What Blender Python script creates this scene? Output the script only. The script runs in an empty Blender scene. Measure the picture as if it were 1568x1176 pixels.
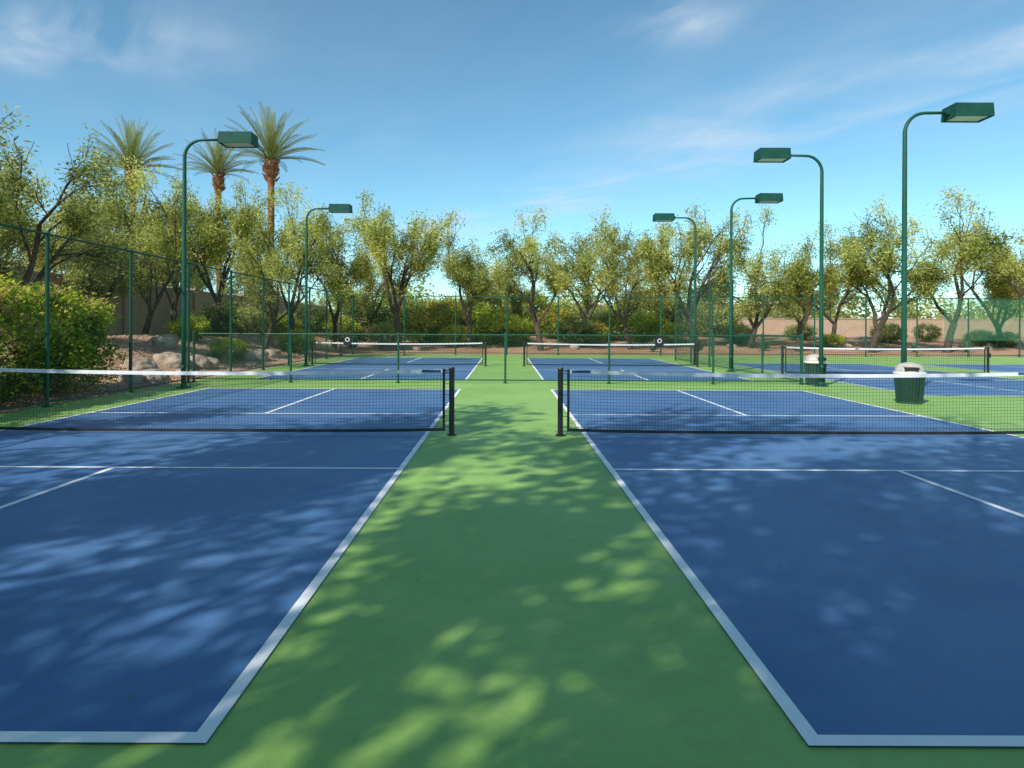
import bpy, math, random
import numpy as np
from mathutils import Vector, Matrix, noise as mnoise

scene = bpy.context.scene
R = math.radians

# ------------------------------------------------------------------ materials
def new_mat(name):
    m = bpy.data.materials.new(name); m.use_nodes = True
    nt = m.node_tree; nt.nodes.clear()
    out = nt.nodes.new('ShaderNodeOutputMaterial')
    return m, nt, out

def N(nt, t, **kw):
    n = nt.nodes.new(t)
    for k, v in kw.items():
        if k in ('inp',):
            for a, b in v.items(): n.inputs[a].default_value = b
        else: setattr(n, k, v)
    return n

def ramp(nt, stops):
    r = nt.nodes.new('ShaderNodeValToRGB')
    e = r.color_ramp.elements
    while len(e) < len(stops): e.new(0.5)
    for i, (p, c) in enumerate(stops):
        e[i].position = p
        e[i].color = (c[0], c[1], c[2], 1) if not isinstance(c, (int, float)) else (c, c, c, 1)
    return r

def noisy(name, c1, c2, scale=5, rough=0.6, bump=0.0, bscale=80, spec=0.5, c3=None, detail=4, metallic=0.0, bdist=0.01):
    m, nt, out = new_mat(name)
    p = N(nt, 'ShaderNodeBsdfPrincipled')
    p.inputs['Roughness'].default_value = rough
    p.inputs['Specular IOR Level'].default_value = spec
    p.inputs['Metallic'].default_value = metallic
    tc = N(nt, 'ShaderNodeTexCoord')
    n1 = N(nt, 'ShaderNodeTexNoise', inp={'Scale': scale, 'Detail': detail, 'Roughness': 0.6})
    nt.links.new(tc.outputs['Object'], n1.inputs['Vector'])
    st = [(0.3, c1), (0.7, c2)] if c3 is None else [(0.3, c1), (0.52, c2), (0.72, c3)]
    r = ramp(nt, st)
    nt.links.new(n1.outputs['Fac'], r.inputs['Fac'])
    nt.links.new(r.outputs['Color'], p.inputs['Base Color'])
    if bump > 0:
        n2 = N(nt, 'ShaderNodeTexNoise', inp={'Scale': bscale, 'Detail': 4})
        nt.links.new(tc.outputs['Object'], n2.inputs['Vector'])
        b = N(nt, 'ShaderNodeBump', inp={'Strength': bump, 'Distance': bdist})
        nt.links.new(n2.outputs['Fac'], b.inputs['Height'])
        nt.links.new(b.outputs['Normal'], p.inputs['Normal'])
    nt.links.new(p.outputs['BSDF'], out.inputs['Surface'])
    return m

def acrylic(name, base, dusty, rough=0.55, sheen=0.1):
    m, nt, out = new_mat(name)
    p = N(nt, 'ShaderNodeBsdfPrincipled')
    p.inputs['Specular IOR Level'].default_value = 0.5
    p.inputs['Sheen Weight'].default_value = sheen
    p.inputs['Sheen Roughness'].default_value = 0.45
    tc = N(nt, 'ShaderNodeTexCoord')
    def nz(s, d=6, rr=0.6):
        n = N(nt, 'ShaderNodeTexNoise', inp={'Scale': s, 'Detail': d, 'Roughness': rr})
        nt.links.new(tc.outputs['Object'], n.inputs['Vector']); return n
    a = nz(0.55, 7, 0.65); b = nz(7, 5, 0.7); c = nz(260, 2)
    r1 = ramp(nt, [(0.38, 0.0), (0.75, 1.0)]); nt.links.new(a.outputs['Fac'], r1.inputs['Fac'])
    mx = N(nt, 'ShaderNodeMix', data_type='RGBA')
    mx.inputs['A'].default_value = (*base, 1); mx.inputs['B'].default_value = (*dusty, 1)
    nt.links.new(r1.outputs['Color'], mx.inputs['Factor'])
    r2 = ramp(nt, [(0.3, 0.86), (0.7, 1.10)]); nt.links.new(b.outputs['Fac'], r2.inputs['Fac'])
    mu = N(nt, 'ShaderNodeMix', data_type='RGBA', blend_type='MULTIPLY'); mu.inputs['Factor'].default_value = 1
    nt.links.new(mx.outputs['Result'], mu.inputs['A']); nt.links.new(r2.outputs['Color'], mu.inputs['B'])
    r3 = ramp(nt, [(0.35, 0.76), (0.65, 1.20)]); nt.links.new(c.outputs['Fac'], r3.inputs['Fac'])
    mu2 = N(nt, 'ShaderNodeMix', data_type='RGBA', blend_type='MULTIPLY'); mu2.inputs['Factor'].default_value = 1
    nt.links.new(mu.outputs['Result'], mu2.inputs['A']); nt.links.new(r3.outputs['Color'], mu2.inputs['B'])
    nt.links.new(mu2.outputs['Result'], p.inputs['Base Color'])
    rr = ramp(nt, [(0.3, rough - 0.08), (0.7, rough + 0.1)]); nt.links.new(b.outputs['Fac'], rr.inputs['Fac'])
    nt.links.new(rr.outputs['Color'], p.inputs['Roughness'])
    bp = N(nt, 'ShaderNodeBump', inp={'Strength': 0.35, 'Distance': 0.002})
    nt.links.new(c.outputs['Fac'], bp.inputs['Height']); nt.links.new(bp.outputs['Normal'], p.inputs['Normal'])
    nt.links.new(p.outputs['BSDF'], out.inputs['Surface'])
    return m

def leafmat(name, dark, mid, light, trans=0.35):
    m, nt, out = new_mat(name)
    at = N(nt, 'ShaderNodeAttribute', attribute_name='tint')
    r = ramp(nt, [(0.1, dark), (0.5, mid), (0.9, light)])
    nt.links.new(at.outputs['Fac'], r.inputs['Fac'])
    d = N(nt, 'ShaderNodeBsdfDiffuse')
    t = N(nt, 'ShaderNodeBsdfTranslucent')
    g = N(nt, 'ShaderNodeMix', data_type='RGBA', blend_type='MULTIPLY'); g.inputs['Factor'].default_value = 1
    g.inputs['B'].default_value = (1.2, 1.2, 0.6, 1)
    nt.links.new(r.outputs['Color'], g.inputs['A'])
    nt.links.new(r.outputs['Color'], d.inputs['Color']); nt.links.new(g.outputs['Result'], t.inputs['Color'])
    ms = N(nt, 'ShaderNodeMixShader'); ms.inputs[0].default_value = trans
    nt.links.new(d.outputs[0], ms.inputs[1]); nt.links.new(t.outputs[0], ms.inputs[2])
    nt.links.new(ms.outputs[0], out.inputs['Surface'])
    return m

M_blue = acrylic('court_blue', (0.028, 0.122, 0.315), (0.085, 0.205, 0.40), sheen=.12)
M_green = acrylic('court_green', (0.25, 0.44, 0.08), (0.35, 0.55, 0.14), sheen=.04)
M_line = noisy('line_paint', (0.86, 0.86, 0.85), (0.94, 0.94, 0.93), 9, 0.6, 0.2, 240, 0.3)
M_pole = noisy('green_pole_paint', (0.010, 0.075, 0.05), (0.014, 0.10, 0.065), 3, 0.5, 0.05, 60, 0.3)
M_fix = noisy('green_fixture_paint', (0.008, 0.06, 0.045), (0.012, 0.085, 0.06), 4, 0.65, spec=0.2)
M_lens = noisy('lamp_lens', (0.6, 0.63, 0.61), (0.74, 0.77, 0.74), 6, 0.3)
M_fence = noisy('green_vinyl', (0.010, 0.07, 0.042), (0.016, 0.095, 0.057), 6, 0.5, spec=.3)
M_wire = noisy('green_vinyl_wire', (0.010, 0.05, 0.03), (0.015, 0.07, 0.04), 6, 0.6, spec=.2)
M_black = noisy('black_paint', (0.010, 0.010, 0.011), (0.02, 0.02, 0.022), 8, 0.4)
M_net = noisy('net_cord', (0.012, 0.012, 0.014), (0.02, 0.02, 0.022), 8, 0.8)
M_tape = noisy('net_tape', (0.68, 0.69, 0.72), (0.82, 0.82, 0.84), 12, 0.7)
M_bluetag = noisy('net_tag', (0.02, 0.07, 0.2), (0.03, 0.1, 0.26), 12, 0.6)
M_bark = noisy('bark', (0.04, 0.03, 0.024), (0.14, 0.105, 0.08), 9, 0.9, 0.8, 30, 0.2, bdist=0.03)
M_palmbark = noisy('palm_bark', (0.12, 0.055, 0.025), (0.36, 0.17, 0.075), 5, 0.9, 0.8, 14, 0.2, bdist=0.05)
M_wall = noisy('stucco_wall', (0.44, 0.31, 0.22), (0.52, 0.38, 0.28), 1.2, 0.9, 0.4, 60, 0.2)
M_cap = noisy('wall_cap', (0.40, 0.29, 0.22), (0.48, 0.36, 0.28), 2, 0.9, 0.3, 50, 0.2)
M_rock = noisy('boulder_stone', (0.24, 0.18, 0.135), (0.44, 0.34, 0.26), 3, 0.9, 0.8, 12, 0.2, c3=(0.56, 0.46, 0.37), bdist=0.04)
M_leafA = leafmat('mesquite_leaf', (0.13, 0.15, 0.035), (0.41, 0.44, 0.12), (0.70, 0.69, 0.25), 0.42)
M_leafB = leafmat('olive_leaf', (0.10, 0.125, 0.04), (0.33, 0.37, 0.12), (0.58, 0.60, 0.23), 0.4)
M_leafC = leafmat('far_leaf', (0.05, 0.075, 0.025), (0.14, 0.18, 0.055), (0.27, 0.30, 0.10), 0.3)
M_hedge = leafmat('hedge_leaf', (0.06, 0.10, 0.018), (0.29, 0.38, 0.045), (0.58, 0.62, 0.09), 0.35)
M_pink = leafmat('bougainvillea_bract', (0.30, 0.03, 0.04), (0.55, 0.09, 0.07), (0.65, 0.2, 0.15), 0.3)
M_coral = leafmat('hedge_flower', (0.5, 0.16, 0.12), (0.75, 0.32, 0.24), (0.8, 0.48, 0.38), 0.3)
M_yellow = leafmat('yellow_flower', (0.45, 0.28, 0.01), (0.7, 0.48, 0.03), (0.8, 0.6, 0.06), 0.3)
M_palm = leafmat('palm_leaf', (0.08, 0.11, 0.04), (0.24, 0.29, 0.10), (0.44, 0.46, 0.18), 0.25)
M_agave = leafmat('agave_leaf', (0.06, 0.1, 0.06), (0.13, 0.18, 0.12), (0.22, 0.28, 0.18), 0.1)
M_bin = noisy('bin_green', (0.012, 0.05, 0.036), (0.018, 0.07, 0.05), 8, 0.5)
M_lid = noisy('bin_lid', (0.42, 0.37, 0.32), (0.56, 0.50, 0.44), 8, 0.5)
M_bag = noisy('bin_liner', (0.6, 0.58, 0.55), (0.75, 0.73, 0.7), 18, 0.4, 0.6, 20, bdist=0.02)
M_litter = noisy('leaf_litter', (0.12, 0.07, 0.03), (0.25, 0.18, 0.08), 3, 0.9)
M_white = noisy('sign_white', (0.7, 0.7, 0.7), (0.8, 0.8, 0.8), 5, 0.6)
M_roof = noisy('clay_roof', (0.22, 0.10, 0.06), (0.34, 0.17, 0.11), 6, 0.9, 0.6, 8)
M_glass = noisy('window_glass', (0.02, 0.03, 0.04), (0.04, 0.05, 0.06), 2, 0.1)

def ground_mat():
    m, nt, out = new_mat('desert_ground')
    p = N(nt, 'ShaderNodeBsdfPrincipled'); p.inputs['Roughness'].default_value = 0.95
    p.inputs['Specular IOR Level'].default_value = 0.15
    tc = N(nt, 'ShaderNodeTexCoord')
    a = N(nt, 'ShaderNodeTexNoise', inp={'Scale': 0.25, 'Detail': 6}); b = N(nt, 'ShaderNodeTexNoise', inp={'Scale': 14, 'Detail': 6, 'Roughness': 0.75})
    v = N(nt, 'ShaderNodeTexVoronoi', inp={'Scale': 22})
    for n in (a, b, v): nt.links.new(tc.outputs['Object'], n.inputs['Vector'])
    r = ramp(nt, [(0.35, (0.46, 0.24, 0.14)), (0.55, (0.62, 0.36, 0.22)), (0.7, (0.70, 0.47, 0.31))])
    nt.links.new(a.outputs['Fac'], r.inputs['Fac'])
    r2 = ramp(nt, [(0.3, 0.5), (0.7, 1.25)]); nt.links.new(b.outputs['Fac'], r2.inputs['Fac'])
    mu = N(nt, 'ShaderNodeMix', data_type='RGBA', blend_type='MULTIPLY'); mu.inputs['Factor'].default_value = 1
    nt.links.new(r.outputs['Color'], mu.inputs['A']); nt.links.new(r2.outputs['Color'], mu.inputs['B'])
    nt.links.new(mu.outputs['Result'], p.inputs['Base Color'])
    bp = N(nt, 'ShaderNodeBump', inp={'Strength': 0.8, 'Distance': 0.03})
    nt.links.new(v.outputs['Distance'], bp.inputs['Height']); nt.links.new(bp.outputs['Normal'], p.inputs['Normal'])
    nt.links.new(p.outputs['BSDF'], out.inputs['Surface'])
    return m
M_ground = ground_mat()

def screen_mat():
    m, nt, out = new_mat('windscreen_fabric')
    d = N(nt, 'ShaderNodeBsdfDiffuse'); d.inputs['Color'].default_value = (0.07, 0.25, 0.15, 1)
    t = N(nt, 'ShaderNodeBsdfTransparent')
    tc = N(nt, 'ShaderNodeTexCoord'); n = N(nt, 'ShaderNodeTexNoise', inp={'Scale': 1.5, 'Detail': 3})
    nt.links.new(tc.outputs['Object'], n.inputs['Vector'])
    r = ramp(nt, [(0.3, 0.28), (0.7, 0.42)]); nt.links.new(n.outputs['Fac'], r.inputs['Fac'])
    ms = N(nt, 'ShaderNodeMixShader')
    nt.links.new(r.outputs['Color'], ms.inputs[0])
    nt.links.new(t.outputs[0], ms.inputs[1]); nt.links.new(d.outputs[0], ms.inputs[2])
    nt.links.new(ms.outputs[0], out.inputs['Surface'])
    return m
M_screen = screen_mat()

# ------------------------------------------------------------------ mesh builder
class B:
    def __init__(s): s.V = []; s.F = []; s.M = []; s.T = []
    def add(s, vs, fs, mat=0, tint=0.5):
        o = len(s.V)
        s.V.extend([tuple(v) for v in vs]); s.F.extend([tuple(i + o for i in f) for f in fs])
        s.M.extend([mat] * len(fs))
        s.T.extend([tint] * len(vs))
    def quads(s, Q, mat=0, tint=None):
        n = len(Q)
        if n == 0: return
        o = len(s.V)
        s.V.extend(map(tuple, Q.reshape(-1, 3).tolist()))
        s.F.extend(map(tuple, (np.arange(n * 4).reshape(n, 4) + o).tolist()))
        s.M.extend([mat] * n)
        t = np.full(n, 0.5) if tint is None else tint
        s.T.extend(np.repeat(t, 4).tolist())
    def box(s, c, d, mat=0, rot=None):
        x, y, z = d[0] / 2, d[1] / 2, d[2] / 2
        vs = [Vector((sx * x, sy * y, sz * z)) for sz in (-1, 1) for sy in (-1, 1) for sx in (-1, 1)]
        if rot is not None: vs = [rot @ v for v in vs]
        vs = [v + Vector(c) for v in vs]
        s.add(vs, [(0, 2, 3, 1), (4, 5, 7, 6), (0, 1, 5, 4), (2, 6, 7, 3), (0, 4, 6, 2), (1, 3, 7, 5)], mat)
    def tube(s, pts, rad, n=8, mat=0, caps=True, tint=0.5):
        pts = [Vector(p) for p in pts]
        if not hasattr(rad, '__len__'): rad = [rad] * len(pts)
        vs = []; prev = None
        for i, p in enumerate(pts):
            a = pts[max(i - 1, 0)]; b = pts[min(i + 1, len(pts) - 1)]
            t = (b - a)
            if t.length < 1e-9: t = Vector((0, 0, 1))
            t.normalize()
            if prev is None:
                u = t.cross(Vector((0.31, 0.95, 0.05)));
                if u.length < 0.1: u = t.cross(Vector((1, 0, 0)))
            else:
                u = prev - t * prev.dot(t)
            u.normalize(); prev = u; w = t.cross(u)
            for k in range(n):
                an = 2 * math.pi * k / n
                vs.append(p + (u * math.cos(an) + w * math.sin(an)) * rad[i])
        fs = []
        for i in range(len(pts) - 1):
            for k in range(n):
                k2 = (k + 1) % n
                fs.append((i * n + k, i * n + k2, (i + 1) * n + k2, (i + 1) * n + k))
        if caps:
            fs.append(tuple(range(n))[::-1]); fs.append(tuple((len(pts) - 1) * n + k for k in range(n)))
        s.add(vs, fs, mat, tint)
    def mesh(s, name, mats, smooth=False):
        me = bpy.data.meshes.new(name)
        me.from_pydata(s.V, [], s.F)
        for m in mats: me.materials.append(m)
        me.polygons.foreach_set('material_index', s.M)
        if smooth is True: me.polygons.foreach_set('use_smooth', [True] * len(s.F))
        elif smooth: me.polygons.foreach_set('use_smooth', [mi in smooth for mi in s.M])
        at = me.attributes.new('tint', 'FLOAT', 'POINT'); at.data.foreach_set('value', s.T)
        me.update()
        return me
    def obj(s, name, mats, loc=(0, 0, 0), smooth=False, rotz=0, parent=None):
        return place(name, s.mesh(name, mats, smooth), loc, rotz, 1, parent)

def place(name, me, loc=(0, 0, 0), rotz=0, sc=1, parent=None):
    ob = bpy.data.objects.new(name, me)
    scene.collection.objects.link(ob)
    ob.location = loc; ob.rotation_euler = (0, 0, rotz)
    ob.scale = (sc, sc, sc) if not hasattr(sc, '__len__') else sc
    if parent: ob.parent = parent
    return ob

def empty(name, loc=(0, 0, 0)):
    e = bpy.data.objects.new(name, None); scene.collection.objects.link(e); e.location = loc; return e

def sstep(a, b, x):
    t = min(max((x - a) / (b - a), 0), 1); return t * t * (3 - 2 * t)

def terrain(x, y):
    z = 0.0
    z = max(z, 1.05 * sstep(-8.9, -14.5, x))
    z = max(z, 0.85 * sstep(36.6, 56, y))
    outside = sstep(0, 2.5, max(-8.9 - x, y - 37))
    z += outside * 0.12 * mnoise.noise(Vector((x * 0.25, y * 0.25, 0)))
    return z - 0.03

# ------------------------------------------------------------------ ground sheet
xs = np.concatenate([[-1500, -600, -250, -120, -70], np.arange(-50, 72, 1.0), [90, 140, 250, 600, 1500]])
ys = np.concatenate([[-1500, -400, -120, -50], np.arange(-30, 76, 1.0), [85, 110, 160, 300, 700, 2500]])
b = B(); nx = len(xs)
vs = [(x, y, terrain(x, y)) for y in ys for x in xs]
fs = [(j * nx + i, j * nx + i + 1, (j + 1) * nx + i + 1, (j + 1) * nx + i) for j in range(len(ys) - 1) for i in range(nx - 1)]
b.add(vs, fs); b.obj('desert_ground', [M_ground], smooth=True)

# green surround
b = B()
b.add([(-8.55, -3, 0), (34, -3, 0), (34, 36.3, 0), (-8.55, 36.3, 0), (-8.55, -3, -.06), (34, -3, -.06), (34, 36.3, -.06), (-8.55, 36.3, -.06)],
      [(0, 1, 2, 3), (0, 4, 5, 1), (1, 5, 6, 2), (2, 6, 7, 3), (3, 7, 4, 0)])
b.obj('court_surround', [M_green])

def court(cx, cy):
    b = B()
    w, l, lw = 3.048, 6.705, 0.062
    z = 0.004; zl = 0.008
    def rect(x0, x1, y0, y1, zz, mat): b.add([(x0, y0, zz), (x1, y0, zz), (x1, y1, zz), (x0, y1, zz)], [(0, 1, 2, 3)], mat)
    rect(-w, w, -l, l, z, 0)
    for sy in (-1, 1):
        y0, y1 = sorted((sy * l, sy * (l - lw))); rect(-w, w, y0, y1, zl, 1)
        k0, k1 = sorted((sy * 2.134, sy * (2.134 + lw))); rect(-w + lw, w - lw, k0, k1, zl, 1)
        c0, c1 = sorted((sy * (2.134 + lw), sy * (l - lw))); rect(-lw / 2, lw / 2, c0, c1, zl, 1)
    for sx in (-1, 1):
        x0, x1 = sorted((sx * w, sx * (w - lw))); rect(x0, x1, -l + lw, l - lw, zl, 1)
    b.obj('pickleball_court', [M_blue, M_line], (cx, cy, 0))
XL, XR = -1.06 - 3.048, 1.086 + 3.048
courts = [(XL, 9.03), (XR, 9.03), (XL - .03, 25.4), (XR - .03, 25.4), (12.45, 21.4), (20.6, 21.4), (28.8, 21.4)]
for c in courts: court(*c)

def net(cx, cy, cord=0.0022, sp=0.044, tag=True):
    e = empty('pickleball_net', (cx, cy, 0))
    hw = 3.37
    def top(x): return 0.868 + 0.05 * (abs(x) / hw) ** 2
    def bot(x): return 0.055 + 0.03 * (abs(x) / hw) ** 4
    b = B()
    for sx in (-1, 1):
        b.tube([(sx * hw, 0, 0.0), (sx * hw, 0, 0.93)], 0.038, 14)
        b.tube([(sx * hw, 0, 0.93), (sx * hw, 0, 0.945)], [0.042, 0.036], 14)
        b.tube([(sx * hw, 0, 0.008), (sx * hw, 0, 0.02)], 0.07, 14)
        b.box((sx * (hw + .01), -0.055, 0.66), (0.05, 0.05, 0.12))
        b.tube([(sx * (hw), -0.08, 0.66), (sx * (hw), -0.11, 0.66), (sx * (hw), -0.11, 0.58)], 0.007, 6)
    b.obj('posts', [M_black], parent=e)
    b = B(); ew = hw - 0.115
    n = int(2 * ew / sp); Q = []
    for i in range(n + 1):
        x = -ew + 2 * ew * i / n
        z0, z1 = bot(x), top(x); c = cord
        Q.append([(x - c, 0, z0), (x + c, 0, z0), (x + c, 0, z1), (x - c, 0, z1)])
    m = int(0.86 / sp)
    xx = np.linspace(-ew, ew, 15)
    for j in range(1, m):
        f = j / m
        for a, d in zip(xx[:-1], xx[1:]):
            za = bot(a) + (top(a) - bot(a)) * f; zd = bot(d) + (top(d) - bot(d)) * f
            Q.append([(a, .001, za - cord), (d, .001, zd - cord), (d, .001, zd + cord), (a, .001, za + cord)])
    b.quads(np.array(Q, dtype=float)); b.obj('net_mesh', [M_net], parent=e)
    b = B(); xx = np.linspace(-ew, ew, 25)
    for y, s in ((-0.006, 1), (0.006, -1)):
        for a, d in zip(xx[:-1], xx[1:]):
            b.add([(a, y, top(a) - .05), (d, y, top(d) - .05), (d, y, top(d)), (a, y, top(a))], [(0, 1, 2, 3)], 0)
            b.add([(a, y, bot(a) - .018), (d, y, bot(d) - .018), (d, y, bot(d) + .022), (a, y, bot(a) + .022)], [(0, 1, 2, 3)], 1)
    for a, d in zip(xx[:-1], xx[1:]):
        b.add([(a, -.006, top(a)), (d, -.006, top(d)), (d, .006, top(d)), (a, .006, top(a))], [(0, 1, 2, 3)], 0)
    for sx in (-1, 1):
        b.box((sx * (ew + .005), 0, 0.49), (0.035, 0.018, 0.86), 1)
        for zz in np.linspace(0.12, 0.86, 6):
            b.tube([(sx * (ew + .01), 0, zz), (sx * (hw), 0, zz)], 0.004, 5, 1)
        b.tube([(sx * (ew + .01), 0, 0.895), (sx * hw, 0, 0.91)], 0.008, 5, 1)
        if tag: b.box((sx * (ew - .17), 0, top(ew) - 0.027), (0.26, 0.018, 0.038), 2)
    b.obj('bands', [M_tape, M_black, M_bluetag], parent=e)
for i, c in enumerate(courts):
    net(c[0], c[1], tag=(i < 2), cord=0.0017 if i < 2 else 0.003, sp=0.044 if i < 2 else 0.07)

# ------------------------------------------------------------------ fences
def fence(name, p0, p1, H, sp, rp=0.03, wsp=0.075, wr=0.0022, flat=False, posts=None, screen=None):
    p0 = Vector((*p0, 0)); p1 = Vector((*p1, 0)); L = (p1 - p0).length; d = (p1 - p0).normalized(); nrm = Vector((-d.y, d.x, 0))
    e = empty(name, p0)
    b = B()
    n = max(1, round(L / sp)); ps = posts if posts else [L * i / n for i in range(n + 1)]
    for q in ps:
        a = d * q
        b.tube([a + Vector((0, 0, -.05)), a + Vector((0, 0, H + .02))], rp, 10)
        b.tube([a + Vector((0, 0, H + .02)), a + Vector((0, 0, H + .06))], [rp * 1.2, rp * .4], 10)
        b.tube([a + Vector((0, 0, 0.0)), a + Vector((0, 0, 0.03))], rp * 2.0, 10)
    z = Vector((0, 0, H)); b.tube([z, z + d * L], 0.021, 8)
    z = Vector((0, 0, 0.09)); b.tube([z, z + d * L], 0.016 , 6)
    b.obj('frame', [M_fence], parent=e, smooth=False)
    b = B(); z0, z1 = 0.07, H - .015; hh = z1 - z0
    segs = []
    s = -hh
    while s < L:
        for sg in (1, -1):
            a0 = max(s, 0); a1 = min(s + hh, L)
            if a1 - a0 > 0.01:
                m = max(1, int((a1 - a0) / 0.26))
                for t in range(m):
                    u0 = a0 + (a1 - a0) * t / m; u1 = a0 + (a1 - a0) * (t + 1) / m
                    if sg == 1: segs.append((u0, z0 + (u0 - s), u1, z0 + (u1 - s), .003))
                    else: segs.append((u0, z1 - (u0 - s), u1, z1 - (u1 - s), -.003))
        s += wsp
    S = np.array(segs); D = np.array(d); NN = np.array(nrm)
    A = S[:, 0:1] * D + S[:, 1:2] * np.array([0, 0, 1]) + S[:, 4:5] * NN
    C = S[:, 2:3] * D + S[:, 3:4] * np.array([0, 0, 1]) + S[:, 4:5] * NN
    t = C - A; t /= np.linalg.norm(t, axis=1)[:, None]
    w = np.cross(t, NN)
    if flat:
        b.quads(np.stack([A - w * wr, C - w * wr, C + w * wr, A + w * wr], axis=1))
    else:
        rr = []
        for an in (90, 210, 330):
            rr.append((math.sin(R(an)) * NN + math.cos(R(an)) * w) * wr)
        for i in range(3):
            j = (i + 1) % 3
            b.quads(np.stack([A + rr[i], C + rr[i], C + rr[j], A + rr[j]], axis=1))
    b.obj('chain_link_mesh', [M_wire], parent=e)
    if screen:
        b = B(); s0, s1, za, zb = screen
        o = nrm * 0.03
        b.add([d * s0 + o + Vector((0, 0, za)), d * s1 + o + Vector((0, 0, za)), d * s1 + o + Vector((0, 0, zb)), d * s0 + o + Vector((0, 0, zb))], [(0, 1, 2, 3)])
        b.obj('windscreen', [M_screen], parent=e)
    return e

fence('chain_link_fence', (-8.4, 36 - 2.67 * 13), (-8.4, 36), 3.17, 2.67, rp=0.036, wsp=0.085, wr=0.002)
fence('chain_link_fence', (-8.4, 36), (34, 36), 3.22, 2.85, rp=0.04, wsp=0.15, wr=0.003, flat=True, screen=(32.6, 42.3, .9, 3.2))
fence('chain_link_fence', (7.95, 22.9), (7.95, 30.5), 3.12, 2.5, rp=0.036, wsp=0.09, wr=0.0028)
fence('low_chain_link_fence', (-8.35, 17.5), (7.95, 17.5), 1.3, 2.84, rp=0.03, wsp=0.085, wr=0.0022, flat=True,
      posts=[0, 2.6, 5.48, 8.35, 11.13, 13.92, 16.3])
fence('low_chain_link_fence', (7.95, 17.55), (7.95, 22.85), 1.3, 2.65, rp=0.03, wsp=0.085, wr=0.0022)

for px in (533, 1009):
    x = (px - 774) * .0175
    b = B()
    b.box((0, 0, 0), (0.22, 0.03, 0.28), 0)
    pts = [Vector((0.06 * math.cos(a), -0.019, 0.06 * math.sin(a) + .01)) for a in np.linspace(0, 2 * math.pi, 17)[:-1]]
    b.add(pts, [tuple(range(16))], 1)
    pts = [Vector((0.04 * math.cos(a), -0.023, 0.04 * math.sin(a) + .01)) for a in np.linspace(0, 2 * math.pi, 17)[:-1]]
    b.add(pts, [tuple(range(16))], 0)
    b.tube([(-.06, 0.01, .13), (-.06, 0.01, .17)], .005, 5, 0); b.tube([(.06, 0.01, .13), (.06, 0.01, .17)], .005, 5, 0)
    b.obj('court_sign', [M_black, M_white], (x, 17.44, 1.15))

# ------------------------------------------------------------------ court lights
def court_light(x, y, side, H=6.0):
    e = empty('court_light_pole', (x, y, 0))
    b = B()
    rad = 0.42
    pts = [(0, 0, 0), (0, 0, 2), (0, 0, 4), (0, 0, H - rad)]
    rr = [0.056, 0.053, 0.049, 0.043]
    for k in range(1, 9):
        a = math.pi / 2 * k / 8
        pts.append((side * rad * (1 - math.cos(a)), 0, H - rad + rad * math.sin(a))); rr.append(0.04 - .001 * k)
    pts.append((side * 0.92, 0, H + .01)); rr.append(0.03)
    b.tube(pts, rr, 14)
    b.box((0, 0, 0.012), (0.26, 0.26, 0.02)); b.tube([(0, 0, .02), (0, 0, .12)], [0.085, 0.062], 14)
    for sx in (-1, 1):
        for sy in (-1, 1): b.tube([(sx * .1, sy * .1, .02), (sx * .1, sy * .1, .05)], .012, 6)
    b.box((0, -0.062, 0.5), (0.07, 0.02, 0.13))
    b.obj('pole', [M_pole], parent=e, smooth=True)
    b = B()
    x0, x1 = side * 0.90, side * 1.70
    zt, zb = H + .15, H - .10
    w0, w1 = 0.22, 0.23
    vs = []
    for xx in (x0, x1):
        ins = 0.012 * (1 if xx == x0 else -1) * side
        vs += [(xx, -w1, zb), (xx, w1, zb), (xx + ins, w0, zt), (xx + ins, -w0, zt)]
    b.add(vs, [(0, 1, 2, 3), (7, 6, 5, 4), (3, 2, 6, 7), (0, 3, 7, 4), (1, 5, 6, 2)], 0)
    def rim(a, c):
        b.box(((a[0] + c[0]) / 2, (a[1] + c[1]) / 2, zb - .012), (abs(a[0] - c[0]) + 1e-4, abs(a[1] - c[1]) + 1e-4, .024), 0)
    lo, hi = min(x0, x1), max(x0, x1)
    rim((lo, -w1), (hi, -w1 + .03)); rim((lo, w1 - .03), (hi, w1)); rim((lo, -w1 + .03), (lo + .05, w1 - .03)); rim((hi - .05, -w1 + .03), (hi, w1 - .03))
    b.add([(lo + .05, -w1 + .03, zb - .005), (hi - .05, -w1 + .03, zb - .005), (hi - .05, w1 - .03, zb - .005), (lo + .05, w1 - .03, zb - .005)], [(0, 3, 2, 1)], 1)
    b.box((side * .87, 0, H + .01), (.08, .12, .1), 0)
    b.obj('lamp_head', [M_fix, M_lens], parent=e)
for a in [(8.3, 13.6, 1), (8.22, 17.0, -1), (7.8, 22.6, 1), (7.72, 26.6, -1), (-7.78, 15.8, 1), (-7.6, 24.9, 1)]:
    court_light(*a)

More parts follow.
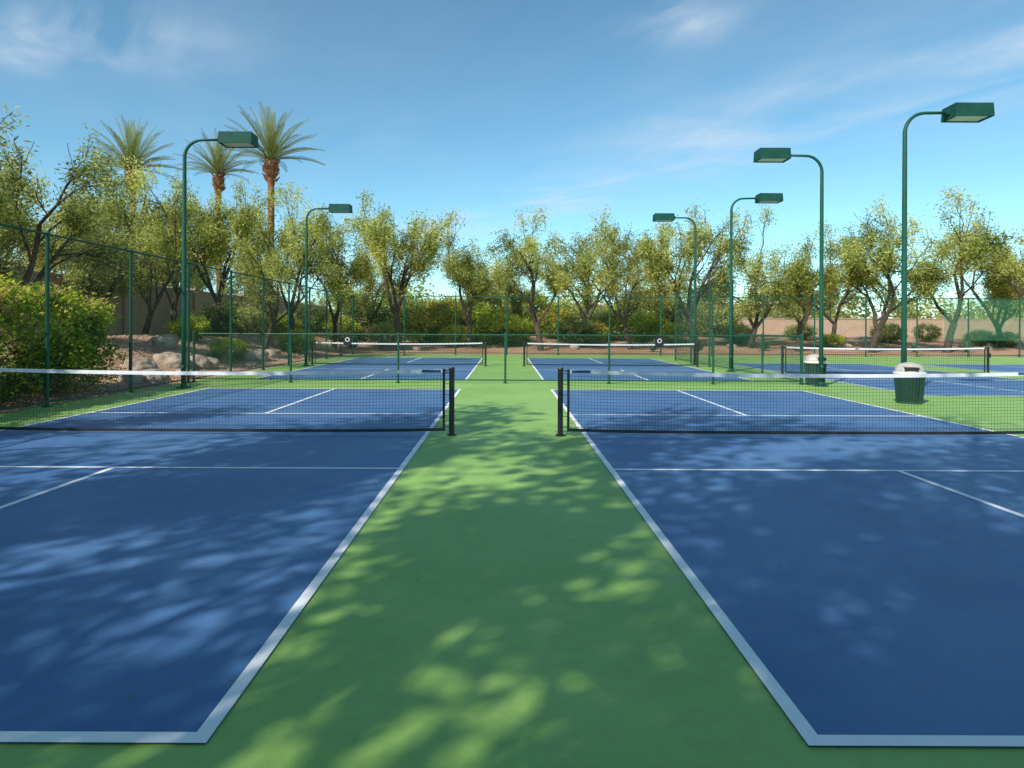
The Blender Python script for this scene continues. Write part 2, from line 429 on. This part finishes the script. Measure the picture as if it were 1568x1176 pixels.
# ------------------------------------------------------------------ bins
def trash_bin(x, y, rot):
    e = empty('trash_bin', (x, y, 0)); e.rotation_euler = (0, 0, rot)
    b = B()
    b.tube([(0, 0, 0.03), (0, 0, 0.58)], [0.20, 0.245], 20, 0)
    for k in range(22):
        a = 2 * math.pi * k / 22
        c, s = math.cos(a), math.sin(a)
        b.tube([(c * .215, s * .215, .02), (c * .262, s * .262, .60)], .022, 4, 0)
    b.tube([(0, 0, 0.57), (0, 0, 0.61)], [0.285, 0.29], 24, 0)
    b.tube([(0, 0, 0.0), (0, 0, 0.05)], [0.235, 0.235], 24, 0)
    b.obj('barrel', [M_bin], parent=e)
    b = B()
    pts = [(0, 0, .58), (0, 0, .61), (0, 0, .635), (0, 0, .64)]
    b.tube(pts, [.292, .30, .285, .24], 24, 0)
    b.obj('liner', [M_bag], parent=e, smooth=True)
    b = B()
    b.tube([(0, 0, .635), (0, 0, .68), (0, 0, .75), (0, 0, .80), (0, 0, .83)], [.265, .26, .235, .16, .04], 20, 0)
    b.box((0, -.22, .70), (.24, .09, .075), 1)
    b.box((0, -.225, .75), (.27, .11, .02), 0)
    b.obj('lid', [M_lid, M_black], parent=e)
trash_bin(8.28, 17.45, .3)
trash_bin(8.2, 13.25, -.4)

# ------------------------------------------------------------------ vegetation helpers
def leaves(rng, C, per, sig, ln, wd, droop=0.5, ctint=None, tj=0.16):
    n = len(C) * per
    c = np.repeat(C, per, axis=0) + rng.normal(size=(n, 3)) * np.array(sig)
    d = rng.normal(size=(n, 3)); d[:, 2] = d[:, 2] * .6 - droop
    d /= np.linalg.norm(d, axis=1)[:, None]
    r = rng.normal(size=(n, 3)); s = np.cross(d, r); s /= np.linalg.norm(s, axis=1)[:, None]
    L = (ln * rng.uniform(.6, 1.3, n))[:, None]; W = (wd * rng.uniform(.7, 1.3, n))[:, None]
    Q = np.stack([c, c + d * L * .45 + s * W * .5, c + d * L, c + d * L * .45 - s * W * .5], axis=1)
    if ctint is None: ctint = np.full(len(C), .5)
    t = np.clip(np.repeat(ctint, per) + rng.normal(size=n) * tj, 0, 1)
    return Q, t

def make_tree(seed, H, Rr, leafm, per=34, trunk=0.15, ln=.20, wd=.052, prune=38, pf=.9, ncl=420, rmin=.012, sg_=.19):
    rnd = random.Random(seed); rng = np.random.default_rng(seed)
    paths = []; tips = []
    def grow(p, d, length, r, lev):
        n = 4; P = [p.copy()]; Rd = [r]
        for i in range(n):
            d = (d + Vector((rnd.gauss(0, .17), rnd.gauss(0, .17), rnd.gauss(.03, .12)))).normalized()
            p = p + d * length / n; r *= .9
            P.append(p.copy()); Rd.append(r)
            if lev >= 3 or (lev == 2 and i == 3): tips.append((p.copy(), lev))
            if lev >= 1 and lev < 4 and i < n - 1 and rnd.random() < .5:
                ax = Vector((rnd.gauss(0, 1), rnd.gauss(0, 1), rnd.gauss(0, .3))).normalized()
                cd = (d + ax * rnd.uniform(.7, 1.1)).normalized()
                if cd.z < -.15: cd.z = .1; cd.normalize()
                grow(p, cd, length * rnd.uniform(.5, .72), r * .62, lev + 1)
        paths.append((P, Rd, lev))
        if lev < 4:
            for k in range(2):
                ax = Vector((rnd.gauss(0, 1), rnd.gauss(0, 1), rnd.gauss(0, .3))).normalized()
                cd = (d + ax * rnd.uniform(.35, .7)).normalized()
                grow(p, cd, length * rnd.uniform(.6, .8), r * .78, lev + 1)
    lean = Vector((rnd.gauss(0, .12), rnd.gauss(0, .12), 1)).normalized()
    tl = H * rnd.uniform(.10, .17)
    top = lean * tl
    paths.append(([Vector((0, 0, -.25)), Vector((0, 0, .1)), top * .6, top], [trunk * 1.6, trunk * 1.25, trunk * 1.05, trunk * 1.0], 0))
    nl = rnd.choice([3, 4, 4]); a0 = rnd.uniform(0, 6.28)
    for k in range(nl):
        a = a0 + 6.283 * k / nl + rnd.gauss(0, .3); tilt = rnd.uniform(.25, .85)
        d = Vector((math.cos(a) * math.sin(tilt), math.sin(a) * math.sin(tilt), math.cos(tilt)))
        grow(top - Vector((0, 0, .05)), d, H * rnd.uniform(.22, .32), trunk * rnd.uniform(.6, .8), 1)
    T = np.array([[*t[0]] for t in tips])
    kz = (H - .45) / T[:, 2].max(); cx, cy = np.median(T[:, 0]), np.median(T[:, 1])
    rad = np.percentile(np.hypot(T[:, 0] - cx, T[:, 1] - cy), 90); kx = (Rr - .2) / rad
    def S(p):
        f = sstep(0, H * .35, p.z)
        q = Vector(((p.x - cx * f) * kx, (p.y - cy * f) * kx, p.z * kz))
        rr_ = min(1.3, math.hypot(q.x, q.y) / Rr)
        q.z -= f * .12 * H * rr_ ** 2 * (q.z / H)
        return q
    b = B()
    for P, Rd, lev in paths:
        b.tube([S(p) for p in P], [max(r_, rmin) for r_ in Rd], 8 if lev < 2 else (5 if lev < 3 else 3), 0, caps=(lev == 0))
    C = np.array([[*S(t[0])] for t in tips])
    C = C[C[:, 2] > H * .27]
    g = np.array([mnoise.noise(Vector((c[0] * pf + seed * 3, c[1] * pf, c[2] * pf))) for c in C])
    C = C[g > np.percentile(g, prune)]
    if len(C) > ncl: C = C[rng.permutation(len(C))[:ncl]]
    C2 = C[rng.random(len(C)) < .3] + np.array([0, 0, -.4])
    CC = np.concatenate([C, C2])
    ct = []
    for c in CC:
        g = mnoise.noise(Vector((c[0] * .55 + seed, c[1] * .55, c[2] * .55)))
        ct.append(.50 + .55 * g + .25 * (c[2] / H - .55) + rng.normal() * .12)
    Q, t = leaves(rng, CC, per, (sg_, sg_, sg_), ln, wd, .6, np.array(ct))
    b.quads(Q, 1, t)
    return b.mesh('mesquite_tree', [M_bark, leafm], smooth=[0])

TM = [make_tree(s, 9.0, 3.1, (M_leafA if s % 3 else M_leafB), per=p) for s, p in
      [(1, 26), (2, 24), (4, 26), (5, 23), (7, 25), (3, 29), (6, 28), (11, 24)]]
def tree(px, top, d, var, rot=None, spread=1.0):
    x = (px - 774) / 1000 * d; z0 = terrain(x, d)
    H = 1.49 + (502 - top) / 1000 * d - z0
    s = H / 9.0
    place('mesquite_tree', TM[var % len(TM)], (x, d, z0 - .02), px * 1.7 if rot is None else rot, (s * spread, s * spread, s * 1.05))
for t in [(25, 165, 20, 5, None, 1.15), (150, 285, 26, 6, None, 1.1), (222, 258, 27, 1, None, .95), (268, 240, 31, 2, None, 1), (345, 252, 33, 0, None, .95),
          (405, 312, 30, 3, None, .95), (452, 280, 37, 4, None, .95), (512, 303, 40, 2, None, .95), (-60, 220, 24, 3, None, 1.2),
          (-160, 200, 19, 1, None, 1.2), (95, 285, 34, 2, 1.0, 1.1), (190, 300, 38, 5, 2.0, 1.1),
          (612, 280, 41, 0, None, 1.02), (720, 322, 43, 7, None, 1.0), (828, 315, 41, 4, None, 1.1), (890, 320, 46, 2, None, 1.05),
          (965, 325, 42, 3, None, 1.0), (1068, 290, 42, 0, 2.0, 1.05), (1150, 298, 44, 1, None, 1.05), (1222, 335, 41, 7, 1, 1.1), (1335, 308, 41, 2, 4, 1.15),
          (1450, 286, 41, 4, 3, 1.1), (1535, 312, 45, 1, 2, 1.1), (1610, 305, 40, 0, 1, 1), (1720, 300, 42, 2, 1, 1), (560, 335, 47, 1, 0.4, 1.0),
          (300, 300, 45, 6, None, 1.1), (1860, 290, 42, 3, 1, 1), (1010, 375, 56, 6, .7, 1.2), (1275, 345, 48, 6, 1.7, 1.1), (775, 370, 52, 5, 1.7, 1.1)]:
    tree(*t)
# shade trees standing behind the photographer's position and beside the courts
SHD = [make_tree(s, 9.0, 3.5, M_leafB, per=30, prune=60, pf=.42, ncl=260, ln=.19, wd=.065, sg_=.21) for s in (41, 42, 43, 44)]
for (x, y, s, v, r) in [(-13.6, -4.6, 1.5, 0, 0), (-9.6, -4.4, 1.6, 1, 1), (-5.2, -4.6, 1.5, 2, 2), (-1.0, -4.4, 1.6, 3, 3.5), (3.4, -4.8, 1.4, 0, 5),
                     (-12.6, 0.6, 1.15, 3, 1.5), (8.4, -5.6, 1.2, 1, 2.2), (-5.0, -8.8, 1.8, 1, 2.9)]:
    place('mesquite_tree', SHD[v], (x, y, terrain(x, y) - .02), r, s)

# palms
def make_palm(seed, H, fr=3.3):
    rnd = random.Random(seed); rng = np.random.default_rng(seed)
    b = B(); pts = []; rr = []
    for i in range(41):
        f = i / 40; pts.append((.25 * math.sin(f * 2), .1 * f, f * (H - .2))); rr.append(.27 - .05 * f + (.02 if i % 2 else 0) + .28 * sstep(.86, .97, f) - .1 * sstep(.97, 1, f))
    b.tube(pts, rr, 12, 0)
    top = Vector(pts[-1])
    for k in range(60):
        a = rnd.uniform(0, 6.28); z = rnd.uniform(-1.4, .2)
        r0 = .38; p = top + Vector((math.cos(a) * r0, math.sin(a) * r0, z))
        b.tube([p, p + Vector((math.cos(a) * .25, math.sin(a) * .25, .3))], [.07, .03], 4, 0)
    Q = []; T = []
    for k in range(54):
        a = k * 2.399; el = R(88) - (k / 54) ** .9 * R(82); L = fr * rnd.uniform(.85, 1.1)
        d = Vector((math.cos(a) * math.cos(el), math.sin(a) * math.cos(el), math.sin(el)))
        p = top + Vector((0, 0, .15)); P = [p.copy()]; n = 14
        for i in range(n):
            d = (d + Vector((0, 0, -.012 - .06 * (i / n)))).normalized(); p = p + d * L / n; P.append(p.copy())
        b.tube(P, [.04 * (1 - .8 * i / n) for i in range(n + 1)], 4, 1, caps=False, tint=.7)
        tt = .7 - .5 * k / 54
        side = d.cross(Vector((0, 0, 1)));
        if side.length < .05: side = Vector((math.sin(a), -math.cos(a), 0))
        side.normalize()
        for i in range(3, n + 1):
            dd = (P[i] - P[i - 1]).normalized(); up = side.cross(dd)
            for sub in (0, .5):
                q = P[i - 1].lerp(P[i], sub); f = (i + sub) / n
                ll = .5 * math.sin(min(f, .97) * math.pi) ** .5 * rnd.uniform(.8, 1.1) + .08
                for sg in (-1, 1):
                    ld = (side * sg * .6 + dd * .8 + up * .3).normalized()
                    w = dd * .036
                    Q.append([q - w, q + ld * ll * .5 - w * .9, q + ld * ll, q + ld * ll * .5 + w * 1.1]); T.append(min(1, max(0, tt + rnd.gauss(0, .15))))
    b.quads(np.array([[list(v) for v in q] for q in Q]), 1, np.array(T))
    return b.mesh('date_palm', [M_palmbark, M_palm])
for (px, cy, d, s, fr) in [(411, 244, 48, 1, 3.9), (203, 260, 50, 2, 3.8), (338, 268, 60, 3, 3.8)]:
    x = (px - 774) / 1000 * d; z0 = terrain(x, d); H = 1.49 + (502 - cy) / 1000 * d - z0
    place('date_palm', make_palm(s, H, fr), (x, d, z0), s)

# shrubs
def make_shrub(seed, rx, ry, h, leafm, ncl=120, per=40, ln=.09, wd=.045, flower=None, ff=.15, boxy=2.2):
    rnd = random.Random(seed); rng = np.random.default_rng(seed)
    b = B(); C = []; ct = []
    while len(C) < ncl:
        u = rng.uniform(-1, 1, 3); q = (abs(u[0]) ** boxy + abs(u[1]) ** boxy + abs(u[2]) ** boxy)
        if q > 1 or q < .35: continue
        g = mnoise.noise(Vector((u[0] * 2.2 * max(rx, 1), u[1] * 2.2 * max(ry, 1), u[2] * 2 + seed)))
        k = 1 + .22 * g
        z = h * (.52 + .48 * u[2] * k)
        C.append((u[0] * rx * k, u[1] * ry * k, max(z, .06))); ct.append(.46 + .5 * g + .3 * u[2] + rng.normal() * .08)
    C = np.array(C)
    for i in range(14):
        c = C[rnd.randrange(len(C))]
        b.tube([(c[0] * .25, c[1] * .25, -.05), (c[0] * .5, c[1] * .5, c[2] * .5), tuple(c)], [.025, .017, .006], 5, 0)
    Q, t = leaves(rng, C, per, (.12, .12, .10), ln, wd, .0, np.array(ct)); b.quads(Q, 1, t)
    if flower:
        sel = C[(C[:, 2] > h * .45) & (rng.random(len(C)) < ff * 3)]
        if len(sel):
            Q, t = leaves(rng, sel, 12, (.12, .12, .08), .07, .06, -.3); Q[:, :, 2] += .06
            b.quads(Q, 2, t)
    return b.mesh('shrub', [M_bark, leafm] + ([flower] if flower else []))

me = make_shrub(21, .95, 4.6, 2.2, M_hedge, ncl=1300, per=42, ln=.11, wd=.055, flower=M_coral, ff=.18, boxy=5)
place('flowering_hedge', me, (-10.0, 10.9, terrain(-10, 11)))
S1 = make_shrub(31, 1.1, 1.1, 1.5, M_hedge, 130, 36, .12, .06)
S2 = make_shrub(32, 1.1, 1.1, 1.5, M_leafC, 130, 36, .12, .06)
S3 = make_shrub(33, 1.0, 1.0, 1.4, M_hedge, 120, 36, .12, .06, flower=M_pink, ff=.33)
S4 = make_shrub(34, 1.1, 1.1, 1.2, M_hedge, 120, 36, .12, .06, flower=M_yellow, ff=.3)
S5 = make_shrub(35, 1.1, 1.1, 1.3, M_leafB, 130, 36, .12, .06)
rnd = random.Random(5)
SH = [(655, 45, S3, 1.6, 'bougainvillea_bush'), (680, 47, S3, 1.8, 'bougainvillea_bush'), (700, 44, S4, 1.0, 'yellow_flower_bush'), (762, 45, S4, 1.6, 'yellow_flower_bush'), (790, 46, S1, 1.2, 'shrub'),
      (885, 44, S2, 1.3, 'shrub'), (905, 47, S3, 1.2, 'bougainvillea_bush'), (640, 50, S2, 1.8, 'shrub'), (735, 50, S1, 2.0, 'shrub'), (850, 51, S3, 1.5, 'bougainvillea_bush'), (930, 50, S5, 1.9, 'shrub'),
      (985, 48, S1, 1.6, 'shrub'), (1040, 46, S1, 1.1, 'shrub'), (1130, 47, S5, 1.0, 'shrub'), (1225, 50, S5, 1.0, 'shrub'), (1360, 48, S5, 1.0, 'shrub'), (1420, 49, S2, .8, 'shrub'), (1500, 46, S5, .8, 'shrub'),
      (590, 44, S5, 1.0, 'shrub'), (560, 48, S2, 1.7, 'shrub'), (520, 46, S1, 1.2, 'shrub'), (470, 46, S2, 1.5, 'shrub'), (430, 40, S1, 1.0, 'shrub'), (380, 38, S5, 1.2, 'shrub'),
      (330, 33, S2, 1.0, 'shrub'), (290, 27, S1, .7, 'shrub'), (350, 25, S1, .6, 'shrub'), (455, 33, S1, .8, 'shrub'), (1275, 44, S1, .7, 'shrub'), (1540, 45, S2, .8, 'shrub'), (815, 55, S1, 2.2, 'shrub'), (1090, 55, S5, 2.0, 'shrub'),
      (1000, 57, S2, 2.4, 'shrub'), (880, 57, S5, 2.5, 'shrub'), (765, 58, S2, 2.5, 'shrub'), (690, 57, S5, 2.3, 'shrub'), (610, 57, S1, 2.2, 'shrub'), (950, 58, S1, 2.0, 'shrub')]
for px, d, me, s, nm in SH:
    x = (px - 774) / 1000 * d
    place(nm, me, (x, d, terrain(x, d)), rnd.uniform(0, 6), (s, s, s * rnd.uniform(.85, 1.1)))
def agave(x, y, s):
    b = B(); r = random.Random(int(x * 10)); 
    for k in range(34):
        a = k * 2.399; el = R(80) - k / 34 * R(65); L = .7
        d = Vector((math.cos(a) * math.cos(el), math.sin(a) * math.cos(el), math.sin(el))); sd = Vector((-math.sin(a), math.cos(a), 0))
        p0 = Vector((0, 0, .05)); m = p0 + d * L * .5; e = p0 + d * L + Vector((0, 0, -.03))
        b.add([p0 - sd * .03, p0 + sd * .03, m + sd * .05, e, m - sd * .05], [(0, 1, 2, 3, 4)], 0, r.uniform(.2, .9))
    b.obj('agave', [M_agave], (x, y, terrain(x, y))).scale = (s, s, s)
for px, d, s in [(585, 40, 1.5), (540, 41, 1.3), (1000, 40, 1.1), (1170, 41, 1.2), (1480, 41, 1.2), (330, 24, .8), (1400, 40, 1)]:
    agave((px - 774) / 1000 * d, d, s)

# distant tree line (one mass)
rng = np.random.default_rng(9); b = B(); C = []; ct = []
for i in range(170):
    x = rng.uniform(-75, 95); y = rng.uniform(68, 92); h = rng.uniform(2.8, 6.2) * (1 + .3 * mnoise.noise(Vector((x * .1, 0, 0)))); r = rng.uniform(1.4, 2.8)
    b.tube([(x, y, 0), (x + .2, y, h * .6)], [.15, .08], 5, 0)
    tb = rng.uniform(.25, .85)
    for k in range(16):
        v = rng.normal(size=3); v /= np.linalg.norm(v); C.append((x + v[0] * r, y + v[1] * r, .7 + h * .5 + v[2] * h * .45)); ct.append(tb + .2 * v[2])
Q, t = leaves(rng, np.array(C), 20, (.55, .55, .45), .5, .28, .1, np.array(ct)); b.quads(Q, 1, t)
b.obj('distant_tree_line', [M_bark, M_leafB])

# ------------------------------------------------------------------ walls, house
def wall(name, p0, p1, zb, h):
    p0 = Vector((*p0, 0)); p1 = Vector((*p1, 0)); L = (p1 - p0).length; d = (p1 - p0).normalized(); ang = math.atan2(d.y, d.x)
    b = B()
    b.box((L / 2, 0, h / 2 - .3), (L, .2, h + .6), 0)
    b.box((L / 2, 0, h + .045), (L + .1, .3, .09), 1)
    k = 0
    while k <= L:
        b.box((k, 0, h / 2 - .25), (.42, .42, h + .66), 0); b.box((k, 0, h + .15), (.5, .5, .1), 1); k += 6.5
    ob = b.obj(name, [M_wall, M_cap], (p0.x, p0.y, zb), rotz=ang); return ob
wall('stucco_wall', (-17, -10), (-17, 62), .95, 2.4)
wall('stucco_wall', (-17, 62), (100, 62), .7, 1.75)

def house(x, y, w, dp, h):
    e = empty('stucco_house', (x, y, .7))
    b = B(); b.box((0, 0, h / 2 - .2), (w, dp, h + .4), 0); b.obj('walls', [M_wall], parent=e)
    b = B(); ov = .5; zz = h; rt = h + 1.5
    b.add([(-w / 2 - ov, -dp / 2 - ov, zz), (w / 2 + ov, -dp / 2 - ov, zz), (w / 2 + ov, dp / 2 + ov, zz), (-w / 2 - ov, dp / 2 + ov, zz), (-w / 2 + 3, 0, rt), (w / 2 - 3, 0, rt)],
          [(0, 1, 5, 4), (1, 2, 5), (2, 3, 4, 5), (3, 0, 4), (3, 2, 1, 0)]); b.obj('roof', [M_roof], parent=e)
    b = B()
    for k in (-.32, 0, .32):
        b.box((k * w, -dp / 2 - .02, h * .58), (1.5, .08, 1.2), 0); b.box((k * w, -dp / 2 - .06, h * .58 - .65), (1.7, .14, .1), 1)
    b.obj('windows', [M_glass, M_cap], parent=e)
house(-9, 100, 16, 10, 3.2); house(38, 102, 20, 10, 3.2); house(13, 108, 14, 9, 3.2)

# boulders
def boulder(x, y, s, seed, sq=(1, 1, .7)):
    import bmesh
    bm = bmesh.new(); bmesh.ops.create_icosphere(bm, subdivisions=4, radius=1)
    for v in bm.verts:
        p = v.co.copy(); n = mnoise.noise(p * .9 + Vector((seed, 0, 0))) * .45 + mnoise.noise(p * 2.3 + Vector((seed, 3, 0))) * .16 + mnoise.noise(p * 6 + Vector((seed, 3, 0))) * .04
        q = p * (1 + n)
        for a in range(3): q[a] = max(-.78, min(.78, q[a])) * .5 + q[a] * .5
        v.co = Vector((q.x * sq[0], q.y * sq[1], q.z * sq[2])) * s
    me = bpy.data.meshes.new('boulder'); bm.to_mesh(me); bm.free(); me.materials.append(M_rock)
    me.polygons.foreach_set('use_smooth', [True] * len(me.polygons))
    place('boulder', me, (x, y, terrain(x, y) + s * .22), seed)
for i, (px, d, s) in enumerate([(262, 21, .55), (235, 17.5, .40), (300, 22, .5), (318, 22.5, .4), (372, 26, .5), (345, 25, .38), (395, 27, .5), (280, 19.2, .28), (215, 19, .45), (415, 29, .4), (200, 16.9, .33), (250, 24, .5), (385, 24.2, .22), (430, 33, .5),
                                (880, 42, .35), (1120, 43, .3), (1510, 43, .35), (1300, 44, .3), (640, 41, .3)]):
    boulder((px - 774) / 1000 * d, d, s, i * 1.7)

# gravel outside court (one mass)
rng = np.random.default_rng(3); b = B()
n = 7000
x = rng.uniform(-15, -8.7, n); y = rng.uniform(4, 36, n)
for i in range(n):
    z = terrain(x[i], y[i]); s = rng.uniform(.015, .06); c = Vector((x[i], y[i], z + s * .3))
    a = rng.uniform(0, 6.28)
    vs = [c + Vector((math.cos(a + k * 1.57) * s, math.sin(a + k * 1.57) * s * .8, 0)) for k in range(4)] + [c + Vector((0, 0, s * .8))]
    b.add(vs, [(0, 1, 4), (1, 2, 4), (2, 3, 4), (3, 0, 4)])
b.obj('gravel', [M_rock])
C = np.stack([rng.uniform(-8.5, 9, 200), rng.uniform(2.5, 17, 200), np.full(200, .016)], axis=1)
Q, t = leaves(rng, C, 1, (0, 0, 0), .035, .014, 0); Q[:, :, 2] = .012 + (Q[:, :, 2] - Q[:, :, 2].min()) * .15
b = B(); b.quads(Q); b.obj('fallen_leaves', [M_litter])

# ------------------------------------------------------------------ sky & sun
EL = 40.0
tx, ty = 0.60, 0.80          # horizontal travel direction of light
w = bpy.data.worlds.new("World"); scene.world = w; w.use_nodes = True
nt = w.node_tree; nt.nodes.clear()
out = nt.nodes.new('ShaderNodeOutputWorld'); bg = nt.nodes.new('ShaderNodeBackground'); bg.inputs['Strength'].default_value = 0.15
sky = nt.nodes.new('ShaderNodeTexSky'); sky.sky_type = 'NISHITA'; sky.sun_disc = False
sky.sun_elevation = R(EL); sky.sun_rotation = math.atan2(-tx, -ty)
sky.air_density = 0.9; sky.dust_density = 0.1; sky.ozone_density = 1.4; sky.altitude = 900
tc = nt.nodes.new('ShaderNodeTexCoord'); sep = nt.nodes.new('ShaderNodeSeparateXYZ'); nt.links.new(tc.outputs['Generated'], sep.inputs[0])
def mth(op, a, b=None, c=None):
    n = nt.nodes.new('ShaderNodeMath'); n.operation = op
    for i, v in enumerate((a, b, c)):
        if v is None: continue
        if isinstance(v, (int, float)): n.inputs[i].default_value = v
        else: nt.links.new(v, n.inputs[i])
    return n.outputs[0]
z = mth('MAXIMUM', sep.outputs['Z'], 0.03)
u = mth('DIVIDE', sep.outputs['X'], z); v = mth('DIVIDE', sep.outputs['Y'], z)
ac = mth('ADD', mth('MULTIPLY', u, .881), mth('MULTIPLY', v, .475))
al = mth('ADD', mth('MULTIPLY', u, .475), mth('MULTIPLY', v, -.881))
cmb = nt.nodes.new('ShaderNodeCombineXYZ'); nt.links.new(mth('MULTIPLY', al, .7), cmb.inputs[0]); nt.links.new(mth('MULTIPLY', ac, 1.5), cmb.inputs[1])
n1 = nt.nodes.new('ShaderNodeTexNoise'); n1.inputs['Scale'].default_value = 1.0; n1.inputs['Detail'].default_value = 6; n1.inputs['Roughness'].default_value = .52; n1.inputs['Distortion'].default_value = .6
nt.links.new(cmb.outputs[0], n1.inputs['Vector'])
cm2 = nt.nodes.new('ShaderNodeCombineXYZ'); nt.links.new(u, cm2.inputs[0]); nt.links.new(v, cm2.inputs[1])
n2 = nt.nodes.new('ShaderNodeTexNoise'); n2.inputs['Scale'].default_value = 1.6; n2.inputs['Detail'].default_value = 5; n2.inputs['Roughness'].default_value = .6
nt.links.new(cm2.outputs[0], n2.inputs['Vector'])
def gauss(x, c, wd):
    q = mth('DIVIDE', mth('SUBTRACT', x, c), wd); return mth('EXPONENT', mth('MULTIPLY', mth('MULTIPLY', q, q), -1))
band = gauss(ac, 2.75, .5)
pl = mth('MULTIPLY', gauss(u, -1.6, .42), gauss(v, 2.2, .3))
pc = mth('MULTIPLY', gauss(u, .56, .14), gauss(v, 2.15, .16))
mask = mth('ADD', mth('ADD', mth('MULTIPLY', band, .85), mth('MULTIPLY', pl, 1.6)), mth('ADD', mth('MULTIPLY', pc, 1.4), .08))
cl = nt.nodes.new('ShaderNodeMapRange'); cl.inputs['From Min'].default_value = .38; cl.inputs['From Max'].default_value = .72
nt.links.new(n1.outputs['Fac'], cl.inputs['Value'])
cl2 = nt.nodes.new('ShaderNodeMapRange'); cl2.inputs['From Min'].default_value = .35; cl2.inputs['From Max'].default_value = .68
nt.links.new(n2.outputs['Fac'], cl2.inputs['Value'])
dens = mth('MULTIPLY', mth('MULTIPLY', cl.outputs[0], mask), mth('ADD', mth('MULTIPLY', cl2.outputs[0], .9), .35))
dens = mth('MINIMUM', dens, .8)
tn = nt.nodes.new('ShaderNodeMix'); tn.data_type = 'RGBA'; tn.blend_type = 'MULTIPLY'; tn.inputs['Factor'].default_value = 1
tn.inputs['B'].default_value = (.86, 1.24, 1.16, 1); nt.links.new(sky.outputs[0], tn.inputs['A'])
mix = nt.nodes.new('ShaderNodeMix'); mix.data_type = 'RGBA'; mix.inputs['B'].default_value = (4.9, 5.5, 6.1, 1)
nt.links.new(dens, mix.inputs['Factor']); nt.links.new(tn.outputs['Result'], mix.inputs['A'])
nt.links.new(mix.outputs['Result'], bg.inputs['Color']); nt.links.new(bg.outputs[0], out.inputs['Surface'])

sl = bpy.data.lights.new('sun', 'SUN'); sl.energy = 5.0; sl.angle = R(.5); sl.color = (1, .96, .87)
so = bpy.data.objects.new('sun', sl); scene.collection.objects.link(so)
h = math.cos(R(EL)); dv = Vector((tx * h, ty * h, -math.sin(R(EL))))
so.rotation_euler = dv.to_track_quat('-Z', 'Y').to_euler(); so.location = (-10, -10, 20)

# ------------------------------------------------------------------ camera
cam = bpy.data.cameras.new('camera'); co = bpy.data.objects.new('camera', cam); scene.collection.objects.link(co)
cam.sensor_width = 36; cam.lens = 36 * 1000 / 1568; cam.clip_end = 5000; cam.clip_start = .05
cam.shift_x = 10 / 1568; cam.shift_y = -86 / 1568
co.matrix_world = Matrix.Translation((0, 0, 1.49)) @ Matrix.Rotation(R(90), 4, 'X') @ Matrix.Rotation(R(.25), 4, 'Z')
scene.camera = co
scene.view_settings.view_transform = 'Standard'; scene.view_settings.look = 'None'; scene.view_settings.exposure = 0
